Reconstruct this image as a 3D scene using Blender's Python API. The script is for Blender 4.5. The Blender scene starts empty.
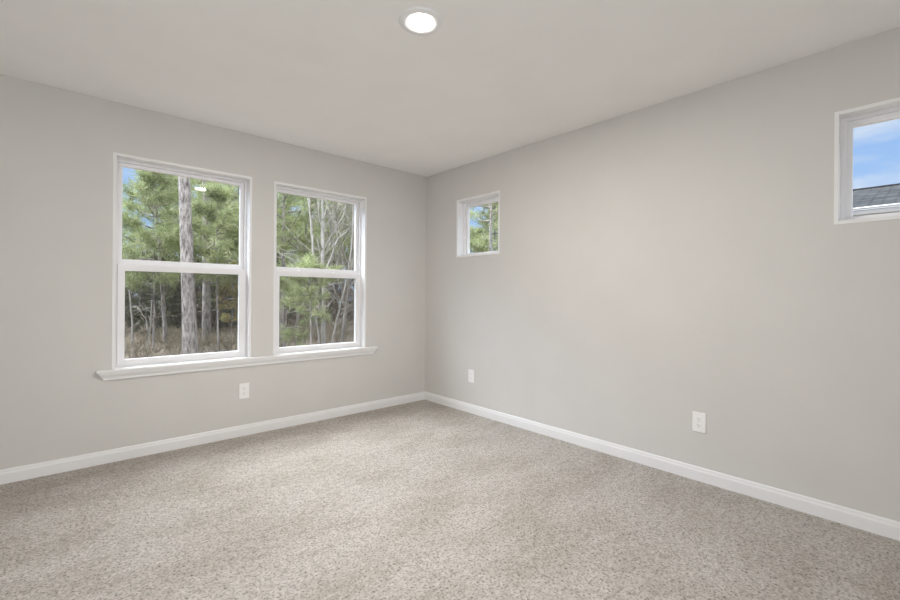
import bpy, bmesh, math, random
import numpy as np
from mathutils import Vector, Matrix

scene = bpy.context.scene
COL = scene.collection

# ------------------------------------------------------------------ camera
F = Vector((0.668362, 0.743836, 0.0))
R = Vector((0.743817, -0.668344, 0.007253))
U = Vector((-0.005395, 0.004847, 0.999974))
cam_data = bpy.data.cameras.new('camera')
cam_data.sensor_width = 36.0
cam_data.lens = 429.9 / 900.0 * 36.0
cam_data.shift_y = -5.2 / 900.0
cam_data.clip_start = 0.05
cam_data.clip_end = 400.0
cam = bpy.data.objects.new('camera', cam_data)
M4 = Matrix.Identity(4)
for i in range(3):
    M4[i][0] = R[i]; M4[i][1] = U[i]; M4[i][2] = -F[i]
M4[0][3], M4[1][3], M4[2][3] = -2.9566, -3.6906, 1.1476
cam.matrix_world = M4
COL.objects.link(cam)
scene.camera = cam

# ------------------------------------------------------------------ world
SKY_STRENGTH = 0.86
SKY_LOBE_GAIN = 18.5
LAMP_STRENGTH = 24.0
LAMP_WATTS = 32.0
SUN_STRENGTH = 1.4
REAR_ENERGY = 46.0

world = bpy.data.worlds.new('sky'); scene.world = world
world.use_nodes = True
nt = world.node_tree; nt.nodes.clear()
N = lambda t, tree=None: (tree or nt).nodes.new(t)
out = N('ShaderNodeOutputWorld'); bg = N('ShaderNodeBackground')
tc = N('ShaderNodeTexCoord'); sep = N('ShaderNodeSeparateXYZ')
nt.links.new(tc.outputs['Generated'], sep.inputs[0])
ramp = N('ShaderNodeValToRGB')
ramp.color_ramp.elements[0].position = 0.0; ramp.color_ramp.elements[0].color = (0.45, 0.67, 0.99, 1)
ramp.color_ramp.elements[1].position = 0.5; ramp.color_ramp.elements[1].color = (0.24, 0.46, 0.95, 1)
nt.links.new(sep.outputs['Z'], ramp.inputs[0])
mp = N('ShaderNodeMapping'); mp.inputs['Scale'].default_value = (2.2, 2.2, 9.0)
mp.inputs['Location'].default_value = (0.3, 0.1, 0.55)
nt.links.new(tc.outputs['Generated'], mp.inputs[0])
nz = N('ShaderNodeTexNoise'); nz.inputs['Scale'].default_value = 1.6
nz.inputs['Detail'].default_value = 6.0; nz.inputs['Roughness'].default_value = 0.6
nt.links.new(mp.outputs[0], nz.inputs['Vector'])
cr = N('ShaderNodeValToRGB')
cr.color_ramp.elements[0].position = 0.42; cr.color_ramp.elements[0].color = (0, 0, 0, 1)
cr.color_ramp.elements[1].position = 0.66; cr.color_ramp.elements[1].color = (0.85, 0.85, 0.85, 1)
nt.links.new(nz.outputs['Fac'], cr.inputs[0])
mx = N('ShaderNodeMixRGB'); mx.inputs[2].default_value = (0.80, 0.87, 0.98, 1)
nt.links.new(cr.outputs[0], mx.inputs[0]); nt.links.new(ramp.outputs[0], mx.inputs[1])
# unseen upper sky, whitened and brightened towards the zenith to light the room
ov = N('ShaderNodeMapRange'); ov.inputs['From Min'].default_value = 0.36; ov.inputs['From Max'].default_value = 0.62
nt.links.new(sep.outputs['Z'], ov.inputs['Value'])
mx2 = N('ShaderNodeMixRGB'); mx2.inputs[2].default_value = (0.95, 0.98, 1.0, 1)
nt.links.new(ov.outputs[0], mx2.inputs[0]); nt.links.new(mx.outputs[0], mx2.inputs[1])
# added bright lobe high above the wood, sending more light through the windows
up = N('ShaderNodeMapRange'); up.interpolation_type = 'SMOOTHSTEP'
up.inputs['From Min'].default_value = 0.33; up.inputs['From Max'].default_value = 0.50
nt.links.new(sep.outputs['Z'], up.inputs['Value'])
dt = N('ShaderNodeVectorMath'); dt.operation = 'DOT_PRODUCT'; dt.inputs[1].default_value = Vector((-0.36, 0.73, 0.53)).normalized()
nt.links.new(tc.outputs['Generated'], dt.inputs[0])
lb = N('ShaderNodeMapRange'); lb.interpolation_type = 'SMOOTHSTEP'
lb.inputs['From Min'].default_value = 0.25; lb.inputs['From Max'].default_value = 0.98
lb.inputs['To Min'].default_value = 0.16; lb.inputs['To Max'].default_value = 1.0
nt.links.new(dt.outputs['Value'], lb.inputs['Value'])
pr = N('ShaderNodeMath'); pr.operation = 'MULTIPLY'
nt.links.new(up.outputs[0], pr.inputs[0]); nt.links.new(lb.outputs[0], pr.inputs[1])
st = N('ShaderNodeMath'); st.operation = 'MULTIPLY_ADD'; st.inputs[1].default_value = SKY_STRENGTH*SKY_LOBE_GAIN; st.inputs[2].default_value = SKY_STRENGTH
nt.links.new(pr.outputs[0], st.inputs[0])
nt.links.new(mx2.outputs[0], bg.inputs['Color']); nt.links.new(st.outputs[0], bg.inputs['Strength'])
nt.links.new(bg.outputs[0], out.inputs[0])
world.cycles.sampling_method = 'MANUAL'; world.cycles.sample_map_resolution = 512

sun_d = bpy.data.lights.new('sun', 'SUN'); sun_d.energy = SUN_STRENGTH; sun_d.angle = math.radians(3)
sun_d.color = (1.0, 0.95, 0.86)
sun = bpy.data.objects.new('sun', sun_d); COL.objects.link(sun)
sun.rotation_euler = Vector((0.40, 0.66, -0.64)).to_track_quat('-Z', 'Y').to_euler()

# light portals in the four window openings (they only guide the sampling of the sky)
def portal(loc, w, h, direction):
    d = bpy.data.lights.new('window_portal', 'AREA'); d.shape = 'RECTANGLE'; d.size = w; d.size_y = h
    d.cycles.is_portal = True
    o = bpy.data.objects.new('window_portal', d); COL.objects.link(o)
    o.location = loc; o.rotation_euler = Vector(direction).to_track_quat('-Z', 'Z').to_euler()
portal((-2.265, 0.17, 1.36), 0.9, 1.47, (0, -1, 0))
portal((-1.194, 0.17, 1.36), 0.9, 1.47, (0, -1, 0))
portal((0.17, -0.782, 1.814), 0.58, 0.58, (-1, 0, 0))
portal((0.17, -3.652, 1.814), 0.58, 0.58, (-1, 0, 0))

# added soft fill behind the camera, no real source, to brighten walls and ceiling
fill_d = bpy.data.lights.new('rear_fill', 'AREA'); fill_d.shape = 'RECTANGLE'
fill_d.size = 1.5; fill_d.size_y = 1.9; fill_d.energy = REAR_ENERGY; fill_d.color = (0.955, 0.98, 1.0)
fill = bpy.data.objects.new('rear_fill', fill_d); COL.objects.link(fill)
fill.location = (-3.45, -4.62, 1.15)
fill.rotation_euler = Vector((0.35, 0.85, 0.28)).to_track_quat('-Z', 'Z').to_euler()

scene.view_settings.view_transform = 'Standard'
scene.view_settings.look = 'None'
scene.view_settings.gamma = 1.0
scene.view_settings.use_curve_mapping = False
scene.view_settings.exposure = 0.19
scene.cycles.use_denoising = True
scene.cycles.max_bounces = 12
scene.cycles.diffuse_bounces = 8
scene.cycles.transparent_max_bounces = 24
scene.cycles.sample_clamp_indirect = 6.0
scene.cycles.caustics_reflective = False
scene.cycles.caustics_refractive = False

# ------------------------------------------------------------------ materials
def new_mat(name):
    m = bpy.data.materials.new(name); m.use_nodes = True
    t = m.node_tree; p = t.nodes['Principled BSDF']
    return m, t, p

def add_noise(t, scale, detail=3.0, rough=0.55, vec='Object', mapping=None):
    tcn = t.nodes.new('ShaderNodeTexCoord')
    n = t.nodes.new('ShaderNodeTexNoise'); n.inputs['Scale'].default_value = scale
    n.inputs['Detail'].default_value = detail; n.inputs['Roughness'].default_value = rough
    if mapping:
        mpn = t.nodes.new('ShaderNodeMapping'); mpn.inputs['Scale'].default_value = mapping
        t.links.new(tcn.outputs[vec], mpn.inputs[0]); t.links.new(mpn.outputs[0], n.inputs['Vector'])
    else:
        t.links.new(tcn.outputs[vec], n.inputs['Vector'])
    return n

def ramp_of(t, stops, fac):
    r = t.nodes.new('ShaderNodeValToRGB')
    e = r.color_ramp.elements
    e[0].position, e[0].color = stops[0][0], (*stops[0][1], 1)
    e[1].position, e[1].color = stops[-1][0], (*stops[-1][1], 1)
    for pos, c in stops[1:-1]:
        k = e.new(pos); k.color = (*c, 1)
    t.links.new(fac, r.inputs[0])
    return r

def bump(t, p, height, strength, dist):
    b = t.nodes.new('ShaderNodeBump'); b.inputs['Strength'].default_value = strength
    b.inputs['Distance'].default_value = dist
    t.links.new(height, b.inputs['Height']); t.links.new(b.outputs[0], p.inputs['Normal'])

def paint(name, color, rough=0.6, spec=0.3, bump_scale=0, bump_strength=0.1):
    m, t, p = new_mat(name)
    n = add_noise(t, 3.0, 2.0)
    lo = tuple(c * 0.985 for c in color); hi = tuple(min(1, c * 1.012) for c in color)
    r = ramp_of(t, [(0.3, lo), (0.7, hi)], n.outputs['Fac'])
    t.links.new(r.outputs[0], p.inputs['Base Color'])
    p.inputs['Roughness'].default_value = rough; p.inputs['Specular IOR Level'].default_value = spec
    if bump_scale:
        b = add_noise(t, bump_scale, 3.0)
        bump(t, p, b.outputs['Fac'], bump_strength, 0.002)
    return m

wall_mat = paint('greige_wall_paint', (0.622, 0.610, 0.593), 0.75, 0.2, 260, 0.12)
ceil_mat = paint('ceiling_paint', (0.86, 0.85, 0.836), 0.85, 0.1, 200, 0.12)
white_mat = paint('white_trim_paint', (0.79, 0.79, 0.80), 0.35, 0.4)
vinyl_mat = paint('white_vinyl', (0.79, 0.79, 0.81), 0.4, 0.4)
plastic_mat = paint('white_outlet_plastic', (0.86, 0.855, 0.86), 0.3, 0.5)
slot_mat = paint('dark_slot', (0.33, 0.32, 0.31), 0.6, 0.2)
gasket_mat = paint('grey_weatherstrip', (0.42, 0.42, 0.43), 0.6, 0.2)
metal_mat = paint('screw_metal', (0.72, 0.72, 0.72), 0.35, 0.5)

# carpet: short tufted greige pile
carpet_mat, t, p = new_mat('greige_carpet')
fine = add_noise(t, 88.0, 4.0, 0.68)
tone = ramp_of(t, [(0.30, (0.08, 0.073, 0.066)), (0.40, (0.40, 0.374, 0.346)), (0.48, (0.565, 0.535, 0.500)), (0.70, (0.70, 0.67, 0.63))], fine.outputs['Fac'])
clump = add_noise(t, 30.0, 5.0, 0.7)
nap1 = ramp_of(t, [(0.34, (0.74, 0.73, 0.71)), (0.58, (1.0, 1.0, 1.0))], clump.outputs['Fac'])
broad = add_noise(t, 2.0, 5.0, 0.65, 'Object', (1.0, 1.7, 1.0))
nap = ramp_of(t, [(0.40, (0.86, 0.845, 0.82)), (0.58, (1.0, 1.0, 1.0))], broad.outputs['Fac'])
mul1 = t.nodes.new('ShaderNodeMixRGB'); mul1.blend_type = 'MULTIPLY'; mul1.inputs[0].default_value = 1.0
t.links.new(tone.outputs[0], mul1.inputs[1]); t.links.new(nap1.outputs[0], mul1.inputs[2])
mul = t.nodes.new('ShaderNodeMixRGB'); mul.blend_type = 'MULTIPLY'; mul.inputs[0].default_value = 1.0
t.links.new(mul1.outputs[0], mul.inputs[1]); t.links.new(nap.outputs[0], mul.inputs[2])
t.links.new(mul.outputs[0], p.inputs['Base Color'])
p.inputs['Roughness'].default_value = 1.0; p.inputs['Specular IOR Level'].default_value = 0.0
tuft = add_noise(t, 62.0, 4.0, 0.65)
bump(t, p, tuft.outputs['Fac'], 1.0, 0.016)

# window glass: clear sheet with its own reflection
glass_mat, t, p = new_mat('window_glass')
t.nodes.remove(p)
fr = t.nodes.new('ShaderNodeFresnel')
gm = t.nodes.new('ShaderNodeNewGeometry'); mr = t.nodes.new('ShaderNodeMapRange')
mr.inputs['To Min'].default_value = 1.45; mr.inputs['To Max'].default_value = 1 / 1.45   # both faces of the pane act as air-to-glass
t.links.new(gm.outputs['Backfacing'], mr.inputs['Value']); t.links.new(mr.outputs[0], fr.inputs['IOR'])
tr = t.nodes.new('ShaderNodeBsdfTransparent'); tr.inputs[0].default_value = (0.98, 0.99, 0.985, 1)
gl = t.nodes.new('ShaderNodeBsdfGlossy'); gl.inputs['Roughness'].default_value = 0.012
ms = t.nodes.new('ShaderNodeMixShader')
t.links.new(fr.outputs[0], ms.inputs[0]); t.links.new(tr.outputs[0], ms.inputs[1]); t.links.new(gl.outputs[0], ms.inputs[2])
t.links.new(ms.outputs[0], t.nodes['Material Output'].inputs[0])

# fibreglass insect screen: fine weave, read as a grey veil
screen_mat, t, p = new_mat('insect_screen_weave')
t.nodes.remove(p)
tr = t.nodes.new('ShaderNodeBsdfTransparent')
df = t.nodes.new('ShaderNodeBsdfDiffuse'); df.inputs[0].default_value = (0.09, 0.09, 0.092, 1)
ms = t.nodes.new('ShaderNodeMixShader'); ms.inputs[0].default_value = 0.17
t.links.new(tr.outputs[0], ms.inputs[1]); t.links.new(df.outputs[0], ms.inputs[2])
t.links.new(ms.outputs[0], t.nodes['Material Output'].inputs[0])

lamp_mat, t, p = new_mat('lit_diffuser')
p.inputs['Base Color'].default_value = (0.9, 0.9, 0.88, 1)
p.inputs['Emission Color'].default_value = (1.0, 0.93, 0.84, 1)
p.inputs['Emission Strength'].default_value = LAMP_STRENGTH

def bark(name, dark, light, scale=9.0):
    m, t, p = new_mat(name)
    n = add_noise(t, scale, 5.0, 0.65, 'Object', (1.0, 1.0, 0.28))
    r = ramp_of(t, [(0.34, dark), (0.62, light)], n.outputs['Fac'])
    t.links.new(r.outputs[0], p.inputs['Base Color']); p.inputs['Roughness'].default_value = 0.95
    p.inputs['Specular IOR Level'].default_value = 0.1
    bump(t, p, n.outputs['Fac'], 0.7, 0.03)
    return m
pine_bark = bark('pine_bark', (0.075, 0.062, 0.056), (0.39, 0.36, 0.345), 19.0)
dark_bark = bark('grey_brown_bark', (0.06, 0.052, 0.045), (0.16, 0.145, 0.13), 12.0)
pale_bark = bark('pale_bark', (0.20, 0.19, 0.175), (0.36, 0.345, 0.325), 10.0)
twig_mat = bark('grey_twig_bark', (0.13, 0.115, 0.10), (0.26, 0.24, 0.215), 10.0)

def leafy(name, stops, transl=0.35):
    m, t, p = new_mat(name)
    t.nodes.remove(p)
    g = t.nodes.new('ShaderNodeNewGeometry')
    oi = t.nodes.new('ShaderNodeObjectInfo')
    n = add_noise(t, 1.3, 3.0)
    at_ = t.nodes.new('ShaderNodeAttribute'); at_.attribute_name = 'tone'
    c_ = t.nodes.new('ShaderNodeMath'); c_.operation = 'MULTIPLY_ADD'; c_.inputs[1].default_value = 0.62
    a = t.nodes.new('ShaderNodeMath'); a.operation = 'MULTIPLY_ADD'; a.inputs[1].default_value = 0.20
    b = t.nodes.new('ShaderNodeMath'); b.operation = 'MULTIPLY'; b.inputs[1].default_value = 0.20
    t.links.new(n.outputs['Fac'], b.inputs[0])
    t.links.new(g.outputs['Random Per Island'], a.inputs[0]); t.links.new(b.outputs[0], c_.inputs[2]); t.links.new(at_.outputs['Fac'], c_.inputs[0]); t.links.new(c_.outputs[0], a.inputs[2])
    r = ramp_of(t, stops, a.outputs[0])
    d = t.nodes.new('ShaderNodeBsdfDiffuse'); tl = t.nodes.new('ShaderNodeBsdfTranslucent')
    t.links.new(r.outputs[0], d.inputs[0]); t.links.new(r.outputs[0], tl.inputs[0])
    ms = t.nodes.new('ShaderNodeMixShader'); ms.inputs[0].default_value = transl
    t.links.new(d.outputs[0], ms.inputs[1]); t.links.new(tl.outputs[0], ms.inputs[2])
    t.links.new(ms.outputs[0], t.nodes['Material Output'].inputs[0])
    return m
needle_mat = leafy('pine_needles', [(0.10, (0.102, 0.121, 0.060)), (0.45, (0.252, 0.296, 0.140)), (0.75, (0.403, 0.439, 0.245)), (0.95, (0.665, 0.653, 0.500))])
far_needle_mat = leafy('olive_needles', [(0.10, (0.088, 0.097, 0.054)), (0.45, (0.214, 0.241, 0.127)), (0.75, (0.338, 0.358, 0.216)), (0.95, (0.542, 0.526, 0.410))])
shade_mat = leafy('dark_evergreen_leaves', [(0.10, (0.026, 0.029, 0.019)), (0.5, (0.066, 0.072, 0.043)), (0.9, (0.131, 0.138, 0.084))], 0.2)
brown_mat = leafy('dead_brown_leaves', [(0.10, (0.072, 0.055, 0.042)), (0.5, (0.150, 0.120, 0.091)), (0.9, (0.260, 0.221, 0.176))], 0.2)
rust_mat = leafy('rusty_leaves', [(0.15, (0.182, 0.137, 0.064)), (0.5, (0.346, 0.283, 0.119)), (0.85, (0.400, 0.437, 0.200))])
straw_mat = leafy('dry_straw', [(0.15, (0.091, 0.072, 0.049)), (0.5, (0.164, 0.140, 0.099)), (0.85, (0.271, 0.237, 0.180))])

ground_mat, t, p = new_mat('leaf_litter')
n = add_noise(t, 6.0, 8.0, 0.7)
r = ramp_of(t, [(0.3, (0.05, 0.038, 0.026)), (0.5, (0.115, 0.088, 0.062)), (0.72, (0.19, 0.155, 0.115))], n.outputs['Fac'])
t.links.new(r.outputs[0], p.inputs['Base Color']); p.inputs['Roughness'].default_value = 1.0
bump(t, p, n.outputs['Fac'], 0.6, 0.05)

shingle_mat, t, p = new_mat('grey_shingles')
tcn = t.nodes.new('ShaderNodeTexCoord')
br = t.nodes.new('ShaderNodeTexBrick'); br.inputs['Scale'].default_value = 1.0
br.inputs['Color1'].default_value = (0.027, 0.029, 0.032, 1); br.inputs['Color2'].default_value = (0.050, 0.052, 0.056, 1)
br.inputs['Mortar'].default_value = (0.010, 0.0105, 0.012, 1)
br.inputs['Mortar Size'].default_value = 0.012; br.inputs['Brick Width'].default_value = 0.33; br.inputs['Row Height'].default_value = 0.145
mpn = t.nodes.new('ShaderNodeMapping'); mpn.inputs['Rotation'].default_value = (0, 0, math.pi / 2)
t.links.new(tcn.outputs['Object'], mpn.inputs[0]); t.links.new(mpn.outputs[0], br.inputs['Vector'])
p.inputs['Specular IOR Level'].default_value = 0.0; t.links.new(br.outputs['Color'], p.inputs['Base Color']); p.inputs['Roughness'].default_value = 0.95

# ------------------------------------------------------------------ mesh helpers
class MB:
    """collects boxes, prisms and lathes in one bmesh"""
    def __init__(self, xf=None):
        self.bm = bmesh.new(); self.xf = xf or (lambda v: v)
    def box(self, a, b, bev=0.0):
        bm = bmesh.new()
        x0, x1 = sorted((a[0], b[0])); y0, y1 = sorted((a[1], b[1])); z0, z1 = sorted((a[2], b[2]))
        vs = [bm.verts.new(v) for v in ((x0,y0,z0),(x1,y0,z0),(x1,y1,z0),(x0,y1,z0),(x0,y0,z1),(x1,y0,z1),(x1,y1,z1),(x0,y1,z1))]
        for f in ((0,3,2,1),(4,5,6,7),(0,1,5,4),(1,2,6,5),(2,3,7,6),(3,0,4,7)):
            bm.faces.new([vs[i] for i in f])
        if bev:
            bmesh.ops.bevel(bm, geom=list(bm.edges), offset=bev, segments=2, profile=0.6, affect='EDGES')
        self.merge(bm)
    def prism(self, poly, p0, p1, axis_fn):
        """poly: 2-D points; axis_fn(pt, s) -> 3-D point; s runs from p0 to p1"""
        bm = bmesh.new()
        a = [bm.verts.new(axis_fn(q, p0)) for q in poly]; b = [bm.verts.new(axis_fn(q, p1)) for q in poly]
        n = len(poly)
        bm.faces.new(a); bm.faces.new(list(reversed(b)))
        for i in range(n):
            bm.faces.new([a[i], b[i], b[(i+1) % n], a[(i+1) % n]])
        self.merge(bm)
    def lathe(self, prof, segs, center, axis='z'):
        bm = bmesh.new(); rings = []
        for r, h in prof:
            if r < 1e-6:
                rings.append([bm.verts.new((center[0], center[1], center[2] + h))])
            else:
                rings.append([bm.verts.new((center[0] + r*math.cos(2*math.pi*k/segs), center[1] + r*math.sin(2*math.pi*k/segs), center[2] + h)) for k in range(segs)])
        for A, B in zip(rings, rings[1:]):
            for k in range(segs):
                k2 = (k+1) % segs
                if len(A) == 1 and len(B) == 1: continue
                if len(A) == 1: bm.faces.new([A[0], B[k], B[k2]])
                elif len(B) == 1: bm.faces.new([A[k], B[0], A[k2]])
                else: bm.faces.new([A[k], B[k], B[k2], A[k2]])
        self.merge(bm)
    def merge(self, bm):
        me = bpy.data.meshes.new('tmp'); bm.to_mesh(me); bm.free()
        self.bm.from_mesh(me); bpy.data.meshes.remove(me)
    def build(self, name, mat, parent=None, smooth=False):
        bm = self.bm
        for v in bm.verts: v.co = Vector(self.xf(v.co))
        bmesh.ops.recalc_face_normals(bm, faces=bm.faces)
        me = bpy.data.meshes.new(name); bm.to_mesh(me); bm.free()
        me.materials.append(mat)
        if smooth:
            for f in me.polygons: f.use_smooth = True
        o = bpy.data.objects.new(name, me); COL.objects.link(o)
        if parent: adopt(o, parent)
        return o

def adopt(o, parent):
    o.parent = parent
    o.matrix_parent_inverse = parent.matrix_basis.inverted()

def empty(name, loc=(0, 0, 0), rz=0.0):
    o = bpy.data.objects.new(name, None); COL.objects.link(o)
    o.location = loc; o.rotation_euler = (0, 0, rz); o.empty_display_size = 0.1
    return o

def tag(o, label=None, cat=None, group=None, kind=None):
    if label: o['label'] = label
    if cat: o['category'] = cat
    if group: o['group'] = group
    if kind: o['kind'] = kind
    return o

def structure(o, label=None):
    o['kind'] = 'structure'
    if label: o['label'] = label
    return o

# ------------------------------------------------------------------ room shell
H = 2.44
X0, Y0 = -4.25, -4.75            # far ends of the room behind the camera
T = 0.17                         # wall thickness
left = lambda v: (v[0], v[2], v[1])            # u along x, v up, w outward (+y)
right = lambda v: (v[2], -v[0], v[1])          # u towards the viewer's right (-y), v up, w outward (+x)

WIN_L = [(-2.713, -1.818), (-1.641, -0.748)]
WIN_LZ = (0.612, 2.096)
WIN_R = [(0.492, 1.072), (3.362, 3.942)]
WIN_RZ = (1.524, 2.104)

def wall_with_openings(name, xf, u0, u1, wins, z):
    m = MB(xf)
    us = [u0] + [e for w in wins for e in w] + [u1]
    for i in range(0, len(us), 2):
        m.box((us[i], 0, 0), (us[i+1], H, T))
    for a, b in wins:
        m.box((a, 0, 0), (b, z[0], T)); m.box((a, z[1], 0), (b, H, T))
    return structure(m.build(name, wall_mat))
wall_with_openings('wall_left', left, X0, 0.0, WIN_L, WIN_LZ)
wall_with_openings('wall_right', right, -T, -Y0, WIN_R, WIN_RZ)
m = MB(); m.box((X0 - T, Y0, 0), (X0, T, H)); structure(m.build('wall_near', wall_mat))
m = MB(); m.box((X0 - T, Y0 - T, 0), (T, Y0, H)); structure(m.build('wall_rear', wall_mat))
m = MB(); m.box((X0 - T, Y0 - T, H), (T, T, H + 0.15)); structure(m.build('ceiling', ceil_mat))
m = MB(); m.box((X0 - T, Y0 - T, -0.25), (T, T, 0.0)); structure(m.build('floor', carpet_mat), 'greige cut-pile carpet wall to wall')

# baseboards with an eased top edge
BP = [(0.0, 0.0), (0.014, 0.0), (0.014, 0.060), (0.0105, 0.068), (0.009, 0.080), (0.006, 0.085), (0.0, 0.085)]
m = MB(); m.prism(BP, X0, 0.0, lambda q, s: (s, -q[0], q[1])); structure(m.build('baseboard_left', white_mat))
m = MB(); m.prism(BP, Y0, 0.0, lambda q, s: (-q[0], s, q[1])); structure(m.build('baseboard_right', white_mat))
m = MB(); m.prism(BP, Y0, 0.0, lambda q, s: (X0 + q[0], s, q[1])); structure(m.build('baseboard_near', white_mat))
m = MB(); m.prism(BP, X0, 0.0, lambda q, s: (s, Y0 + q[0], q[1])); structure(m.build('baseboard_rear', white_mat))

# ------------------------------------------------------------------ windows
def ring(m, u0, u1, v0, v1, w0, w1, sl, sr, st_, sb, bev=0.0015):
    """four boxes round a rectangle: stile widths left/right, rail heights top/bottom"""
    if sl: m.box((u0, v0, w0), (u0 + sl, v1, w1), bev)
    if sr: m.box((u1 - sr, v0, w0), (u1, v1, w1), bev)
    if st_: m.box((u0 + sl, v1 - st_, w0), (u1 - sr, v1, w1), bev)
    if sb: m.box((u0 + sl, v0, w0), (u1 - sr, v0 + sb, w1), bev)

def double_hung(name, u0, u1, label):
    xf = left; z0, z1 = 0.628, WIN_LZ[1]
    L = 0.018
    root = structure(empty(name, (0.5*(u0+u1), 0.0, z0)), label)
    m = MB(xf); ring(m, u0, u1, z0, z1, -0.002, 0.078, L, L, L, 0); m.build('jamb_liner', white_mat, root)
    a, b, tz = u0 + L, u1 - L, z1 - L
    m = MB(xf); ring(m, a, b, z0, tz, 0.074, 0.150, 0.014, 0.014, 0.018, 0.020); m.build('window_frame', vinyl_mat, root)
    a2, b2 = a + 0.015, b - 0.015
    mid = 1.342
    # upper sash sits in the outer track
    m = MB(xf); ring(m, a2, b2, mid - 0.002, tz - 0.018, 0.104, 0.134, 0.027, 0.027, 0.024, 0.042)
    s = m.build('upper_sash', vinyl_mat, root)
    m = MB(xf); m.box((a2 + 0.024, mid + 0.036, 0.117), (b2 - 0.024, tz - 0.040, 0.121)); m.build('glass_pane', glass_mat, s)
    # lower sash in the inner track
    m = MB(xf); ring(m, a2, b2, z0 + 0.016, mid, 0.068, 0.098, 0.042, 0.042, 0.042, 0.034)
    m.box((a2, mid - 0.006, 0.098), (b2, mid + 0.0, 0.106))
    s = m.build('lower_sash', vinyl_mat, root)
    m = MB(xf); m.box((a2 + 0.038, z0 + 0.046, 0.081), (b2 - 0.038, mid - 0.038, 0.085)); m.build('glass_pane', glass_mat, s)
    m = MB(xf)
    for uu in (a2 + 0.25, b2 - 0.25):
        m.box((uu - 0.028, mid - 0.001, 0.074), (uu + 0.028, mid + 0.008, 0.092), 0.002)
    m.build('sash_lock', vinyl_mat, s)
    m = MB(xf)
    m.box((a + 0.0135, z0 + 0.02, 0.076), (a + 0.0153, mid, 0.10)); m.box((b - 0.0153, z0 + 0.02, 0.076), (b - 0.0135, mid, 0.10))
    m.build('weatherstrip', gasket_mat, root)
    m = MB(xf); ring(m, a + 0.012, b - 0.012, z0 + 0.012, mid + 0.01, 0.138, 0.147, 0.016, 0.016, 0.016, 0.016)
    sc = m.build('screen_frame', vinyl_mat, root)
    m = MB(xf); m.box((a + 0.026, z0 + 0.026, 0.1420), (b - 0.026, mid - 0.004, 0.1426)); m.build('insect_screen', screen_mat, sc)
    return root
double_hung('window_1', *WIN_L[0], 'wider-looking white double-hung window farther from the corner, thick pine trunk behind it')
double_hung('window_2', *WIN_L[1], 'white double-hung window nearer the corner, pale bare trunks behind it')

def fixed_window(name, u0, u1, label):
    xf = right; z0, z1 = WIN_RZ; L = 0.018
    root = structure(empty(name, (0.0, -0.5*(u0+u1), z0)), label)
    m = MB(xf); ring(m, u0, u1, z0, z1, -0.002, 0.084, L, L, L, L); m.build('jamb_liner', white_mat, root)
    a, b, c, d = u0 + L, u1 - L, z0 + L, z1 - L
    m = MB(xf); ring(m, a, b, c, d, 0.080, 0.150, 0.018, 0.018, 0.018, 0.018); m.build('window_frame', vinyl_mat, root)
    m = MB(xf); ring(m, a + 0.016, b - 0.016, c + 0.016, d - 0.016, 0.098, 0.132, 0.026, 0.026, 0.030, 0.012)
    s = m.build('sash', vinyl_mat, root)
    m = MB(xf); m.box((a + 0.038, c + 0.024, 0.116), (b - 0.038, d - 0.042, 0.120)); m.build('glass_pane', glass_mat, s)
    return root
fixed_window('window_3', *WIN_R[0], 'small square fixed window beside the room corner, trees behind it')
fixed_window('window_4', *WIN_R[1], 'small square fixed window at the edge of the photo, grey roof behind it')

# stool and apron running under both left windows
ST, SU0, SU1 = 0.628, -2.795, -0.628
m = MB(left)
m.box((SU0, ST - 0.018, -0.034), (SU1, ST, 0.0), 0.004)
for a, b in WIN_L:
    m.box((a + 0.001, ST - 0.016, -0.001), (b - 0.001, ST, 0.078))
sill = structure(m.build('trim_1', white_mat), 'white window sill running under both tall windows')
bm_ap = MB()
# apron: slanted moulding, ends mitred back to the wall
def ap(u, v, w): return (u, w, v)
me = bmesh.new()
top0, top1, bot0, bot1 = SU0 + 0.006, SU1 - 0.006, SU0 + 0.038, SU1 - 0.038
zt, zm, zb = ST - 0.018, ST - 0.052, ST - 0.070
secs = [(0.0, zt, 0.030), (0.35, zt - 0.014, 0.027), (0.75, zm, 0.016), (0.92, zm - 0.006, 0.014), (1.0, zb, 0.013)]
loops = []
for f, z, dep in secs:
    u0 = top0 + (bot0 - top0) * f; u1 = top1 + (bot1 - top1) * f
    loops.append([me.verts.new(ap(u0, z, 0.0)), me.verts.new(ap(u0, z, -dep)), me.verts.new(ap(u1, z, -dep)), me.verts.new(ap(u1, z, 0.0))])
for A, B in zip(loops, loops[1:]):
    for k in range(4):
        me.faces.new([A[k], B[k], B[(k+1) % 4], A[(k+1) % 4]])
me.faces.new(loops[0]); me.faces.new(list(reversed(loops[-1])))
bm_ap.merge(me)
bm_ap.build('apron', white_mat, sill)

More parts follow.
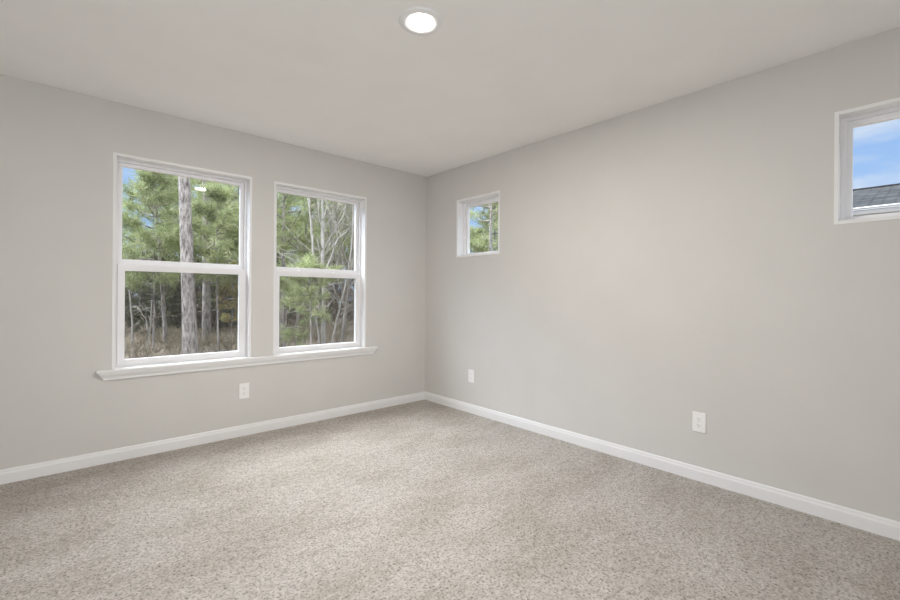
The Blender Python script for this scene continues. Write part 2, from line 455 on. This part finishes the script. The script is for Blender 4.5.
# ------------------------------------------------------------------ electrical outlets
def outlet(u, v, xf, label):
    P = xf((u, v, 0.0))
    root = empty('electrical_outlet', P)
    tag(root, label, 'outlet', 'wall outlets')
    m = MB(xf); m.box((u - 0.0385, v - 0.062, -0.0065), (u + 0.0385, v + 0.062, 0.0005), 0.003); m.build('cover_plate', plastic_mat, root)
    for s in (-1, 1):
        cv = v + s * 0.0205
        m = MB(xf)
        poly = []
        for k in range(24):
            an = 2*math.pi*k/24
            poly.append((u + max(-0.0172, min(0.0172, 0.0200*math.cos(an))), cv + max(-0.0145, min(0.0145, 0.0185*math.sin(an)))))
        m.prism(poly, -0.0085, -0.0055, lambda q, w: (q[0], q[1], w))
        r = m.build('receptacle', plastic_mat, root)
        m = MB(xf)
        m.box((u - 0.0078, cv - 0.002, -0.0088), (u - 0.0054, cv + 0.0075, -0.0080))
        m.box((u + 0.0054, cv - 0.001, -0.0088), (u + 0.0078, cv + 0.0065, -0.0080))
        pol = [(u + 0.003*math.cos(2*math.pi*k/12), cv - 0.0075 + 0.003*math.sin(2*math.pi*k/12)) for k in range(12)]
        m.prism(pol, -0.0088, -0.0080, lambda q, w: (q[0], q[1], w))
        m.build('slot', slot_mat, r)
    m = MB(xf)
    pol = [(u + 0.0032*math.cos(2*math.pi*k/14), v + 0.0032*math.sin(2*math.pi*k/14)) for k in range(14)]
    m.prism(pol, -0.0075, -0.006, lambda q, w: (q[0], q[1], w)); m.build('screw', metal_mat, root)
    return root
outlet(-1.869, 0.360, left, 'white outlet on the window wall, below the wide sill')
outlet(0.7215, 0.359, right, 'small white outlet below the square window by the corner')
outlet(2.738, 0.364, right, 'white outlet out along the long blank right wall')

# ------------------------------------------------------------------ ceiling light
LC = (-1.708, -2.081)
lamp = empty('ceiling_light', (LC[0], LC[1], H))
tag(lamp, 'round white flush ceiling light glowing above the carpet', 'ceiling light')
m = MB(); m.lathe([(0.103, 0.001), (0.104, -0.003), (0.099, -0.008), (0.082, -0.011), (0.064, -0.008), (0.062, -0.004), (0.062, 0.001)], 64, (*LC, H))
m.build('trim_ring', white_mat, lamp, True)
m = MB(); m.lathe([(0.0625, -0.0035), (0.058, -0.0075), (0.050, -0.0095), (0.033, -0.0110), (0.015, -0.0117), (0.0, -0.0119)], 48, (*LC, H))
m.build('diffuser', lamp_mat, lamp, True)
ld = bpy.data.lights.new('lamp_light', 'AREA'); ld.shape = 'DISK'; ld.size = 0.116; ld.energy = LAMP_WATTS; ld.color = (1.0, 0.95, 0.89)
lo = bpy.data.objects.new('lamp_light', ld); COL.objects.link(lo); lo.location = (LC[0], LC[1], H - 0.0135); adopt(lo, lamp)

# ================================================================== outside
GZ = -0.45                       # grade outside, below the room's floor
m = MB()
bm = bmesh.new()
nx, ny = 60, 60
rnd = random.Random(4)
gx = lambda i: -16 + 60*i/nx
gy = lambda j: -22 + 66*j/ny
def gh(x, y):
    return GZ + 0.10*math.sin(0.7*x + 0.3*y)*math.cos(0.5*y) + (0.0 if y < 6 else 0.012*(y - 6))
grid = [[bm.verts.new((gx(i), gy(j), gh(gx(i), gy(j)))) for j in range(ny + 1)] for i in range(nx + 1)]
for i in range(nx):
    for j in range(ny):
        bm.faces.new([grid[i][j], grid[i+1][j], grid[i+1][j+1], grid[i][j+1]])
m.merge(bm); g = structure(m.build('ground', ground_mat, None, True), 'brown leaf litter on the forest floor')

# ---------------------------------------------------------------- trees
class NP:
    """triangles and quads gathered fast with numpy"""
    def __init__(self): self.v = []; self.f = []; self.n = 0; self.tone = []; self.cur = 0.5
    def tube(self, pts, radii, sides=7):
        pts = [Vector(q) for q in pts]; base = self.n
        for i, q in enumerate(pts):
            d = (pts[min(i+1, len(pts)-1)] - pts[max(i-1, 0)]).normalized()
            a = d.orthogonal().normalized(); b = d.cross(a)
            if i and prev is not None:           # keep rings aligned
                a = (prev - d*prev.dot(d)).normalized(); b = d.cross(a)
            prev = a
            for k in range(sides):
                an = 2*math.pi*k/sides
                self.v.append(q + radii[i]*(a*math.cos(an) + b*math.sin(an)))
        for i in range(len(pts)-1):
            for k in range(sides):
                k2 = (k+1) % sides
                self.f.append((base+i*sides+k, base+i*sides+k2, base+(i+1)*sides+k2, base+(i+1)*sides+k))
        self.v.append(pts[-1] + (pts[-1]-pts[-2]).normalized()*radii[-1])
        tip = base + len(pts)*sides
        for k in range(sides):
            self.f.append((base+(len(pts)-1)*sides+k, base+(len(pts)-1)*sides+(k+1) % sides, tip))
        self.n = len(self.v)
    def blade(self, p, d, L, w, rnd):
        s = d.cross(Vector((rnd.gauss(0,1), rnd.gauss(0,1), rnd.gauss(0,1))))
        if s.length < 1e-4: s = d.orthogonal()
        s = s.normalized()*w*0.5
        self.v += [p - s, p + s, p + d*L]; self.tone += [self.cur]*3; self.f.append((self.n, self.n+1, self.n+2)); self.n += 3
    def mesh(self, name, mat, smooth=False):
        me = bpy.data.meshes.new(name); me.from_pydata([tuple(q) for q in self.v], [], self.f); me.materials.append(mat)
        if len(self.tone) == len(self.v):
            at = me.attributes.new('tone', 'FLOAT', 'POINT'); at.data.foreach_set('value', self.tone)
        if smooth: me.polygons.foreach_set('use_smooth', [True]*len(me.polygons))
        me.update(); return me

def rv(rnd):
    while True:
        q = Vector((rnd.uniform(-1,1), rnd.uniform(-1,1), rnd.uniform(-1,1)))
        if 0.05 < q.length < 1: return q.normalized()

def tuft(fo, p, axis, rnd, n, L, w):
    """one spray of needles: a loose brush that opens forwards along the twig"""
    fo.cur = min(1.0, max(0.0, rnd.gauss(0.5, 0.27)))
    for _ in range(n):
        d = (axis*0.55 + rv(rnd)).normalized()
        fo.blade(p + rv(rnd)*L*0.25, d, L*rnd.uniform(0.6, 1.15), w, rnd)

def pine_meshes(seed, height, r0, crown0, reach, whorls, per, twigs, n, L, w, lean=(0, 0), mat=None, tmat=None, wob=0.04, dead=0):
    """trunk mesh (with boughs) and crown mesh of needle sprays, base at the origin"""
    rnd = random.Random(seed); tr, fo = NP(), NP()
    steps = 14; pts = []; rad = []
    ph = rnd.uniform(0, 6)
    for i in range(steps+1):
        f = i/steps; z = f*height
        pts.append(Vector((lean[0]*z + wob*math.sin(ph + 3*f), lean[1]*z + wob*math.cos(2*f + ph), z - (0.15 if i == 0 else 0))))
        rad.append(max(0.012, r0*(1.15 if i == 0 else 1)*(1 - 0.82*f)))
    tr.tube(pts, rad, 12)
    def trunk_at(z):
        f = min(max(z/height, 0), 1)*steps; i = min(int(f), steps-1)
        return pts[i].lerp(pts[i+1], f - i)
    for k in range(dead):                       # short bare stubs under the crown
        z = rnd.uniform(0.12*height, max(crown0, 0.2*height)); a = rnd.uniform(0, 6.28); b = trunk_at(z); q = rnd.uniform(0.3, 1.1)
        d = Vector((math.cos(a), math.sin(a), rnd.uniform(-0.1, 0.35)))
        tr.tube([b, b + d*q*0.5 + rv(rnd)*0.05, b + d*q + Vector((0, 0, rnd.uniform(-0.1, 0.15)))], [0.016, 0.011, 0.005], 5)
    for wv in range(whorls):
        f = wv/max(1, whorls-1); z = crown0 + (height - crown0)*(0.98*f)
        prof = (0.35 + 0.65*math.sin(math.pi*min(1, 0.22 + 0.62*f)))*(1 - 0.72*f**2)
        for b_ in range(per):
            a = 2*math.pi*b_/per + wv*1.1 + rnd.uniform(-0.5, 0.5)
            Lb = reach*prof*rnd.uniform(0.55, 1.15)
            b = trunk_at(z + rnd.uniform(-0.25, 0.25))
            up = 0.05 + 0.55*f + rnd.uniform(-0.15, 0.2)
            d = Vector((math.cos(a), math.sin(a), up)).normalized()
            mid = b + d*Lb*0.5 + Vector((0, 0, -0.04*Lb)); end = b + d*Lb + Vector((0, 0, 0.08*Lb))
            rb = max(0.008, 0.022*Lb)
            tr.tube([b, mid, end], [rb, rb*0.65, rb*0.3], 5)
            for q in range(twigs):
                s = rnd.uniform(0.28, 1.0); base = b.lerp(mid, s*2) if s < 0.5 else mid.lerp(end, s*2-1)
                td = (d + rv(rnd)*0.9 + Vector((0, 0, 0.25))).normalized(); tl = Lb*rnd.uniform(0.08, 0.32)
                tip = base + td*tl
                tuft(fo, base.lerp(tip, 0.55), td, rnd, n//2, L, w); tuft(fo, tip, td, rnd, n, L, w)
            tuft(fo, end, d, rnd, n, L, w)
    return tr.mesh('trunk', tmat or pine_bark, True), fo.mesh('crown', mat or needle_mat)

def plant_tree(name, meshes, loc, rz, sc, label, cat='tree', group=None):
    root = empty(name, loc, rz); root.scale = (sc, sc, sc)
    tag(root, label, cat, group)
    for me, nm in zip(meshes, ('trunk', 'crown')):
        o = bpy.data.objects.new(nm, me); COL.objects.link(o); o.parent = root
    return root

def bare_mesh(seed, height, r0, levels, lean=(0, 0), forks=5, mat=None, spread=0.55, low=0.25):
    """leafless hardwood: trunk and finer and finer branches"""
    rnd = random.Random(seed); tr = NP()
    def limb(p, d, L, r, lev):
        k = 6; pts = [p]; rad = [r]; q = p.copy(); dd = d.copy()
        for i in range(k):
            dd = (dd + rv(rnd)*(0.05 if lev == 0 else 0.16) + Vector((0, 0, 0.05 if lev else 0))).normalized()
            q = q + dd*L/k; pts.append(q.copy()); rad.append(max(0.0035, r*(1 - 0.75*(i+1)/k)))
        tr.tube(pts, rad, 9 if lev == 0 else (6 if lev == 1 else 4))
        if lev >= levels: return
        for j in range(forks if lev == 0 else forks - 1):
            s = rnd.uniform(low if lev == 0 else 0.3, 0.95); i = min(int(s*k), k-1); b = pts[i].lerp(pts[i+1], s*k - i)
            side = rv(rnd); side = (side - dd*side.dot(dd)).normalized()
            nd = (dd*(1 - spread) + side*spread*1.1 + Vector((0, 0, 0.2))).normalized()
            limb(b, nd, L*rnd.uniform(0.28, 0.5), max(0.005, r*(1 - 0.75*s)*0.55), lev+1)
    limb(Vector((0, 0, -0.1)), Vector((lean[0], lean[1], 1)).normalized(), height, r0, 0)
    return tr.mesh('bare_tree', mat or pale_bark, True)

def plant_bare(name, me, loc, rz, sc, label, cat='tree', group=None):
    o = bpy.data.objects.new(name, me); COL.objects.link(o)
    o.location = loc; o.rotation_euler = (0, 0, rz); o.scale = (sc, sc, sc)
    return tag(o, label, cat, group)

def G(x, y): return (x, y, gh(x, y))

# -- the trees one can tell apart
big = pine_meshes(11, 15, 0.165, 8.5, 2.6, 9, 5, 10, 14, 0.24, 0.012, lean=(-0.026, 0.023), dead=5)
plant_tree('pine_tree', big, G(-0.655, 8.38), 0.0, 1.0, 'thickest grey pine trunk, standing straight up behind the middle of the left window')
t2 = pine_meshes(12, 14, 0.13, 7.0, 2.4, 9, 5, 10, 14, 0.24, 0.012, lean=(-0.006, 0.005), dead=6)
plant_tree('pine_tree', t2, G(0.48, 12.05), 1.0, 1.0, 'second grey pine trunk just right of the thickest one in the left window')
t3 = pine_meshes(13, 9, 0.055, 5.5, 1.3, 8, 4, 9, 14, 0.22, 0.016, lean=(-0.052, 0.047), dead=9)
plant_tree('pine_tree', t3, G(-0.86, 10.55), 0.0, 1.0, 'slim grey pine stem left of the thickest trunk in the left window')

young = [
    (21, 4.6, 0.03, 1.9, 1.2, 8, 5, 11, -1.22, 9.9, 0.3, 'tall young pine filling the left side of the left window below the blue sky gap'),
    (22, 7.8, 0.07, 1.6, 2.0, 11, 5, 12, 0.35, 17.4, 1.1, 'bushy young pine between the slim stem and the thickest trunk'),
    (23, 4.3, 0.028, 1.9, 1.15, 7, 5, 11, 0.14, 9.05, 2.2, 'young pine right of the thickest trunk, its boughs crossing the second trunk'),
    (24, 8.6, 0.08, 1.2, 2.2, 11, 5, 12, 2.60, 15.2, 0.8, 'young pine at the right edge of the left window, behind the rusty sapling'),
    (25, 6.6, 0.07, 2.0, 1.5, 10, 5, 13, 1.72, 8.8, 1.7, 'bright green young pine at the left edge of the window nearer the corner'),
    (26, 6.2, 0.06, 2.3, 1.3, 8, 5, 12, 3.55, 10.9, 2.7, 'green pine crown behind the pale forked trunk'),
]
for sd, h, r, c0, reach, wh, per, tw, x, y, rz, lab in young:
    plant_tree('young_pine', pine_meshes(sd, h, r, c0, reach, wh, per, tw, 16, 0.26, 0.016, dead=3), G(x, y), rz, 1.0, lab)
low = pine_meshes(33, 2.25, 0.022, 1.45, 0.62, 5, 5, 8, 16, 0.16, 0.012)
plant_tree('young_pine', low, G(0.71, 4.55), 0.9, 1.0, 'small pine whose green boughs cross in front of the pale forked trunk')
sap = pine_meshes(31, 2.0, 0.03, 0.35, 0.75, 6, 4, 7, 16, 0.18, 0.012)
plant_tree('pine_sapling', sap, G(0.72, 5.9), 0.4, 1.0, 'short pine sapling low at the left edge of the window nearer the corner')
rust = pine_meshes(32, 2.35, 0.02, 0.75, 0.48, 6, 4, 7, 12, 0.11, 0.035, mat=rust_mat, tmat=twig_mat)
plant_tree('rusty_sapling', rust, G(0.60, 9.6), 0.4, 1.0, 'sapling with rusty brown leaves at the right of the left window')

def stem_mesh(lines, seed, mat, twigs=10, tl=0.7, ground=True):
    """a bare tree whose main stems follow given courses, with finer side twigs"""
    rnd = random.Random(seed); tr = NP(); base = Vector(lines[0][0][0])
    if ground: base.z = gh(base.x, base.y)
    for k, (pts, r0, r1) in enumerate(lines):
        P = [Vector(q) - base for q in pts]
        if k == 0: P[0].z = min(P[0].z, -0.08)
        fine = []
        for a, b in zip(P, P[1:]):
            for i in range(4): fine.append(a.lerp(b, i/4) + rv(rnd)*0.012)
        fine.append(P[-1]); n = len(fine)
        tr.tube(fine, [r0 + (r1 - r0)*i/(n-1) for i in range(n)], 8)
        for q in range(twigs):
            i = rnd.randrange(n//4, n); b = fine[i]
            d = (rv(rnd) + Vector((0, 0, 0.55))).normalized(); L = tl*rnd.uniform(0.4, 1.3)
            m1 = b + d*L*0.5 + rv(rnd)*0.06*L; e = b + d*L + Vector((0, 0, 0.12*L)); r = max(0.007, r1*0.6)
            tr.tube([b, m1, e], [r, r*0.7, r*0.35], 5)
            for w in range(3):
                s_ = m1.lerp(e, rnd.uniform(-0.6, 0.9)); d2 = (d + rv(rnd)).normalized()
                tr.tube([s_, s_ + d2*L*0.35], [r*0.5, r*0.25], 4)
    return tr.mesh('bare_tree', mat, True), base

def plant_stems(lines, seed, label, mat=None, **kw):
    me, b = stem_mesh(lines, seed, mat or pale_bark, **kw)
    return plant_bare('bare_tree', me, tuple(b), 0.0, 1.0, label)
plant_stems([
    ([(1.546, 5.708, -0.45), (1.538, 5.715, 0.54), (1.527, 5.725, 1.703), (1.515, 5.736, 2.633), (1.517, 5.733, 3.447), (1.56, 5.75, 5.4)], 0.056, 0.024),
    ([(1.533, 5.719, 0.54), (1.449, 5.862, 1.003), (1.413, 5.961, 1.895), (1.377, 6.061, 2.771), (1.36, 6.144, 3.491), (1.33, 6.35, 5.0)], 0.038, 0.016),
    ([(1.532, 5.72, 1.423), (1.573, 5.616, 1.793), (1.735, 5.403, 2.39), (1.94, 5.084, 2.699), (2.089, 4.816, 3.159)], 0.026, 0.012),
    ([(1.524, 5.727, 2.168), (1.684, 5.651, 2.478), (1.914, 5.511, 2.98), (2.065, 5.51, 3.616)], 0.022, 0.010)], 41,
    'pale forked bare tree standing in the middle of the window nearer the corner', twigs=16, tl=0.8)
plant_stems([([(1.21, 5.202, -0.45), (1.193, 5.218, 0.138), (1.115, 5.288, 0.946), (1.122, 5.417, 1.673), (1.134, 5.406, 2.447)], 0.022, 0.010)], 42,
    'thin bare sapling just left of the pale forked tree', twigs=8, tl=0.5)
plant_stems([([(1.536, 5.313, -0.45), (1.552, 5.299, 0.063), (1.666, 5.197, 0.786), (1.796, 5.08, 1.532), (1.875, 5.008, 2.368), (1.953, 5.073, 3.52)], 0.026, 0.010)], 43,
    'thin bare tree leaning right beside the pale forked tree', twigs=16, tl=0.6)
plant_stems([([(-1.671, 9.27, -0.45), (-1.712, 9.307, 0.353), (-1.771, 9.36, 1.207)], 0.026, 0.014)], 44,
    'pale broken-topped sapling at the far left of the left window', twigs=3, tl=0.4)
plant_stems([([(-1.343, 9.648, -0.45), (-1.309, 9.617, 0.191), (-1.275, 9.587, 0.959)], 0.022, 0.010), ([(-1.32, 9.62, 0.1), (-1.42, 9.6, 0.5), (-1.58, 9.6, 0.8)], 0.014, 0.007)], 45,
    'thin forked bare sapling left of the slim pine stem', twigs=6, tl=0.5)
thick = [bare_mesh(46, 7.0, 0.05, 3, (0.05, 0), 8, twig_mat), bare_mesh(47, 6.0, 0.045, 3, (-0.08, 0.05), 8, twig_mat)]
for k, (x, y) in enumerate([(3.2, 8.0), (4.1, 9.6), (5.0, 11.0), (5.9, 12.6), (4.9, 13.5), (3.5, 12.2), (2.4, 9.4)]):
    plant_bare('bare_tree', thick[k % 2], G(x, y), k*1.9, 0.85 + 0.1*(k % 4), 'grey-brown leafless tree in the twiggy thicket behind the pale trunks', 'tree', 'leafless trees of the thicket')
# seen through the small square window
plant_tree('young_pine', pine_meshes(27, 4.0, 0.06, 0.6, 1.5, 9, 5, 12, 16, 0.26, 0.016), G(9.2, 8.3), 0.0, 1.0, 'light green young pine low in the small square window by the corner')
plant_tree('pine_tree', pine_meshes(28, 11, 0.06, 3.6, 1.5, 9, 4, 7, 14, 0.24, 0.014, dead=6), G(8.1, 6.55), 0.0, 1.0, 'grey pine trunk near the right edge of the small square window by the corner')
plant_tree('young_pine', pine_meshes(29, 5.6, 0.06, 0.8, 1.3, 9, 5, 11, 16, 0.26, 0.016), G(11.4, 11.4), 0.0, 1.0, 'pointed pine at the left of the small square window by the corner')

# -- the far wood: dense pines nobody could tell apart
far = [pine_meshes(60+k, 8.2, 0.10, 1.1, 2.3, 10, 5, 8, 14, 0.42, 0.034, mat=far_needle_mat, tmat=dark_bark, dead=4) for k in range(3)]
tall = [pine_meshes(70+k, 11.5, 0.13, 3.8, 2.5, 9, 5, 8, 14, 0.42, 0.034, mat=far_needle_mat, tmat=dark_bark, dead=8) for k in range(2)]
rnd = random.Random(9); spots = []
for row in range(5):
    y0 = 17.5 + 3.7*row
    for col in range(15):
        x = -9 + 3.2*col + (1.6 if row % 2 else 0) + rnd.uniform(-0.5, 0.5)
        y = y0 + rnd.uniform(-0.6, 0.6) - 0.22*max(0, x - 4)
        ratio = (x + 2.96)/(y + 3.69)
        kind = far[rnd.randrange(3)] if rnd.random() < 0.72 else tall[rnd.randrange(2)]
        sc = rnd.uniform(0.8, 1.05)*(0.62 if ratio < 0.20 else 1.0)*(0.52 if 0.85 < ratio < 1.085 else 1.0)
        rz = rnd.uniform(0, 6.28)
        if -0.32 < ratio < 1.4:
            plant_tree('pine_tree', kind, G(x, y), rz, sc, 'dull green pine in the dense wood beyond the nearer trees', 'tree', 'pines of the far wood')

# evergreen and dead-leaved shrubs that close the view under the crowns
def shrub_mesh(seed, h, r, mat, n=150, L=0.2, w=0.05):
    rnd = random.Random(seed); tr, fo = NP(), NP()
    for k in range(7):
        a = rnd.uniform(0, 6.28); d = Vector((math.cos(a)*rnd.uniform(0.2, 0.7), math.sin(a)*rnd.uniform(0.2, 0.7), 1)).normalized()
        tr.tube([Vector((0, 0, -0.1)), d*h*0.5 + rv(rnd)*0.08, d*h*0.92], [0.025, 0.016, 0.006], 5)
    for k in range(n):
        z = h*rnd.uniform(0.03, 1.0); f = z/h; rr = r*(0.55 + 0.45*math.sin(math.pi*min(1, f*0.9 + 0.12)))*math.sqrt(rnd.random()); a = rnd.uniform(0, 6.28)
        q = Vector((rr*math.cos(a), rr*math.sin(a), z)); tuft(fo, q, (q - Vector((0, 0, h*0.3))).normalized(), rnd, 16, L, w)
    return tr.mesh('trunk', dark_bark, True), fo.mesh('crown', mat)
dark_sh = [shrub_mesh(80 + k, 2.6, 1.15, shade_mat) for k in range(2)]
dead_sh = [shrub_mesh(85 + k, 2.4, 1.15, brown_mat, 110, 0.17, 0.045) for k in range(2)]
rnd = random.Random(14)
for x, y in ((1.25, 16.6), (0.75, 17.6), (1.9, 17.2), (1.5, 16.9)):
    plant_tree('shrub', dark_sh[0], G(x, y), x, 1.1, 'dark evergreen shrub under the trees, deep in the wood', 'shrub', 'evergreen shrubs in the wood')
for row in range(3):
    for k in range(21):
        x = -9.0 + 2.1*k + 0.9*row + rnd.uniform(-0.2, 0.2); y = 15.6 + 2.9*row - 0.30*max(0, x - 3) + rnd.uniform(-0.4, 0.4)
        ratio = (x + 2.96)/(y + 3.69)
        if not (-0.3 < ratio < 1.3): continue
        brown = 0.185 < ratio < 0.24 or 0.36 < ratio < 0.8
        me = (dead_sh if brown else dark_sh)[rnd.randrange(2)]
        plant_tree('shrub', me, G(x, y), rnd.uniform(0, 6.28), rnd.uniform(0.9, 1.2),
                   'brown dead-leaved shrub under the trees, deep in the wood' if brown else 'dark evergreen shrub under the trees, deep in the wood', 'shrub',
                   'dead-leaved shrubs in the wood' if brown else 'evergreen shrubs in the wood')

# dry undergrowth at the wood's edge
ug = NP(); rnd = random.Random(5)
for k in range(560):
    x = rnd.uniform(-9, 14); y = rnd.uniform(8.4, 12.5) - 0.2*max(0, x - 3)
    b = Vector(G(x, y)); hh = rnd.uniform(0.25, 0.8)
    for q in range(9):
        d = (Vector((0, 0, 1)) + rv(rnd)*0.7).normalized()
        ug.blade(b + Vector((rnd.gauss(0, 0.1), rnd.gauss(0, 0.1), -0.03)), d, hh*rnd.uniform(0.5, 1), 0.022, rnd)
        if q % 2 == 0: tuft(ug, b + d*hh*0.6, d, rnd, 5, 0.16, 0.02)
o = bpy.data.objects.new('undergrowth', ug.mesh('undergrowth', straw_mat)); COL.objects.link(o)
tag(o, 'dry straw-coloured undergrowth along the edge of the wood', 'undergrowth', None, 'stuff')

# ---------------------------------------------------------------- neighbouring house
house = empty('house', (9.5, -7.5, GZ))
tag(house, 'neighbouring house with a low grey shingled roof and white gutter', 'house')
HX, HY0, HY1, EZ = 7.35, -15.0, -1.5, 2.71
m = MB(); m.box((HX + 0.40, HY0 + 0.3, GZ - 0.05), (HX + 8.2, HY1 - 0.3, EZ - 0.06))
siding = paint('white_siding', (0.42, 0.425, 0.43), 0.6, 0.05)
w_ = m.build('wall', siding, house)
m = MB()
for k in range(24):
    z = GZ + 0.05 + k*0.125
    m.prism([(HX + 0.40, z), (HX + 0.385, z + 0.002), (HX + 0.40, z + 0.12)], HY0 + 0.3, HY1 - 0.3, lambda q, s: (q[0], s, q[1]))
m.build('siding', siding, w_)
RW, RH = 3.9, 1.04
m = MB()
m.prism([(HX, EZ), (HX + RW, EZ + RH), (HX + 2*RW, EZ), (HX + 2*RW, EZ - 0.05), (HX + RW, EZ + RH - 0.05), (HX, EZ - 0.05)], HY0, HY1, lambda q, s: (q[0], s, q[1]))
rf = m.build('roof', shingle_mat, house)
m = MB(); m.prism([(HX + RW - 0.16, EZ + RH - 0.03), (HX + RW, EZ + RH + 0.025), (HX + RW + 0.16, EZ + RH - 0.03)], HY0, HY1, lambda q, s: (q[0], s, q[1]))
m.build('ridge_cap', paint('dark_ridge_shingle', (0.010, 0.0105, 0.012), 0.95, 0.0), rf)
m = MB(); m.prism([(HX + 0.01, EZ - 0.005), (HX - 0.125, EZ - 0.005), (HX - 0.135, EZ - 0.022), (HX - 0.118, EZ - 0.030), (HX - 0.118, EZ - 0.055), (HX - 0.105, EZ - 0.062), (HX - 0.09, EZ - 0.095), (HX - 0.075, EZ - 0.125), (HX + 0.01, EZ - 0.125)], HY0, HY1, lambda q, s: (q[0], s, q[1]))
gut_mat = paint('white_gutter_metal', (0.42, 0.42, 0.425), 0.5, 0.05)
m.build('gutter', gut_mat, house)
m = MB(); m.box((HX + 0.0, HY0, EZ - 0.20), (HX + 0.02, HY1, EZ - 0.05)); m.build('fascia', gut_mat, house)
m = MB(); m.box((HX + 0.02, HY0, EZ - 0.20), (HX + 0.42, HY1, EZ - 0.185)); m.build('soffit', gut_mat, house)
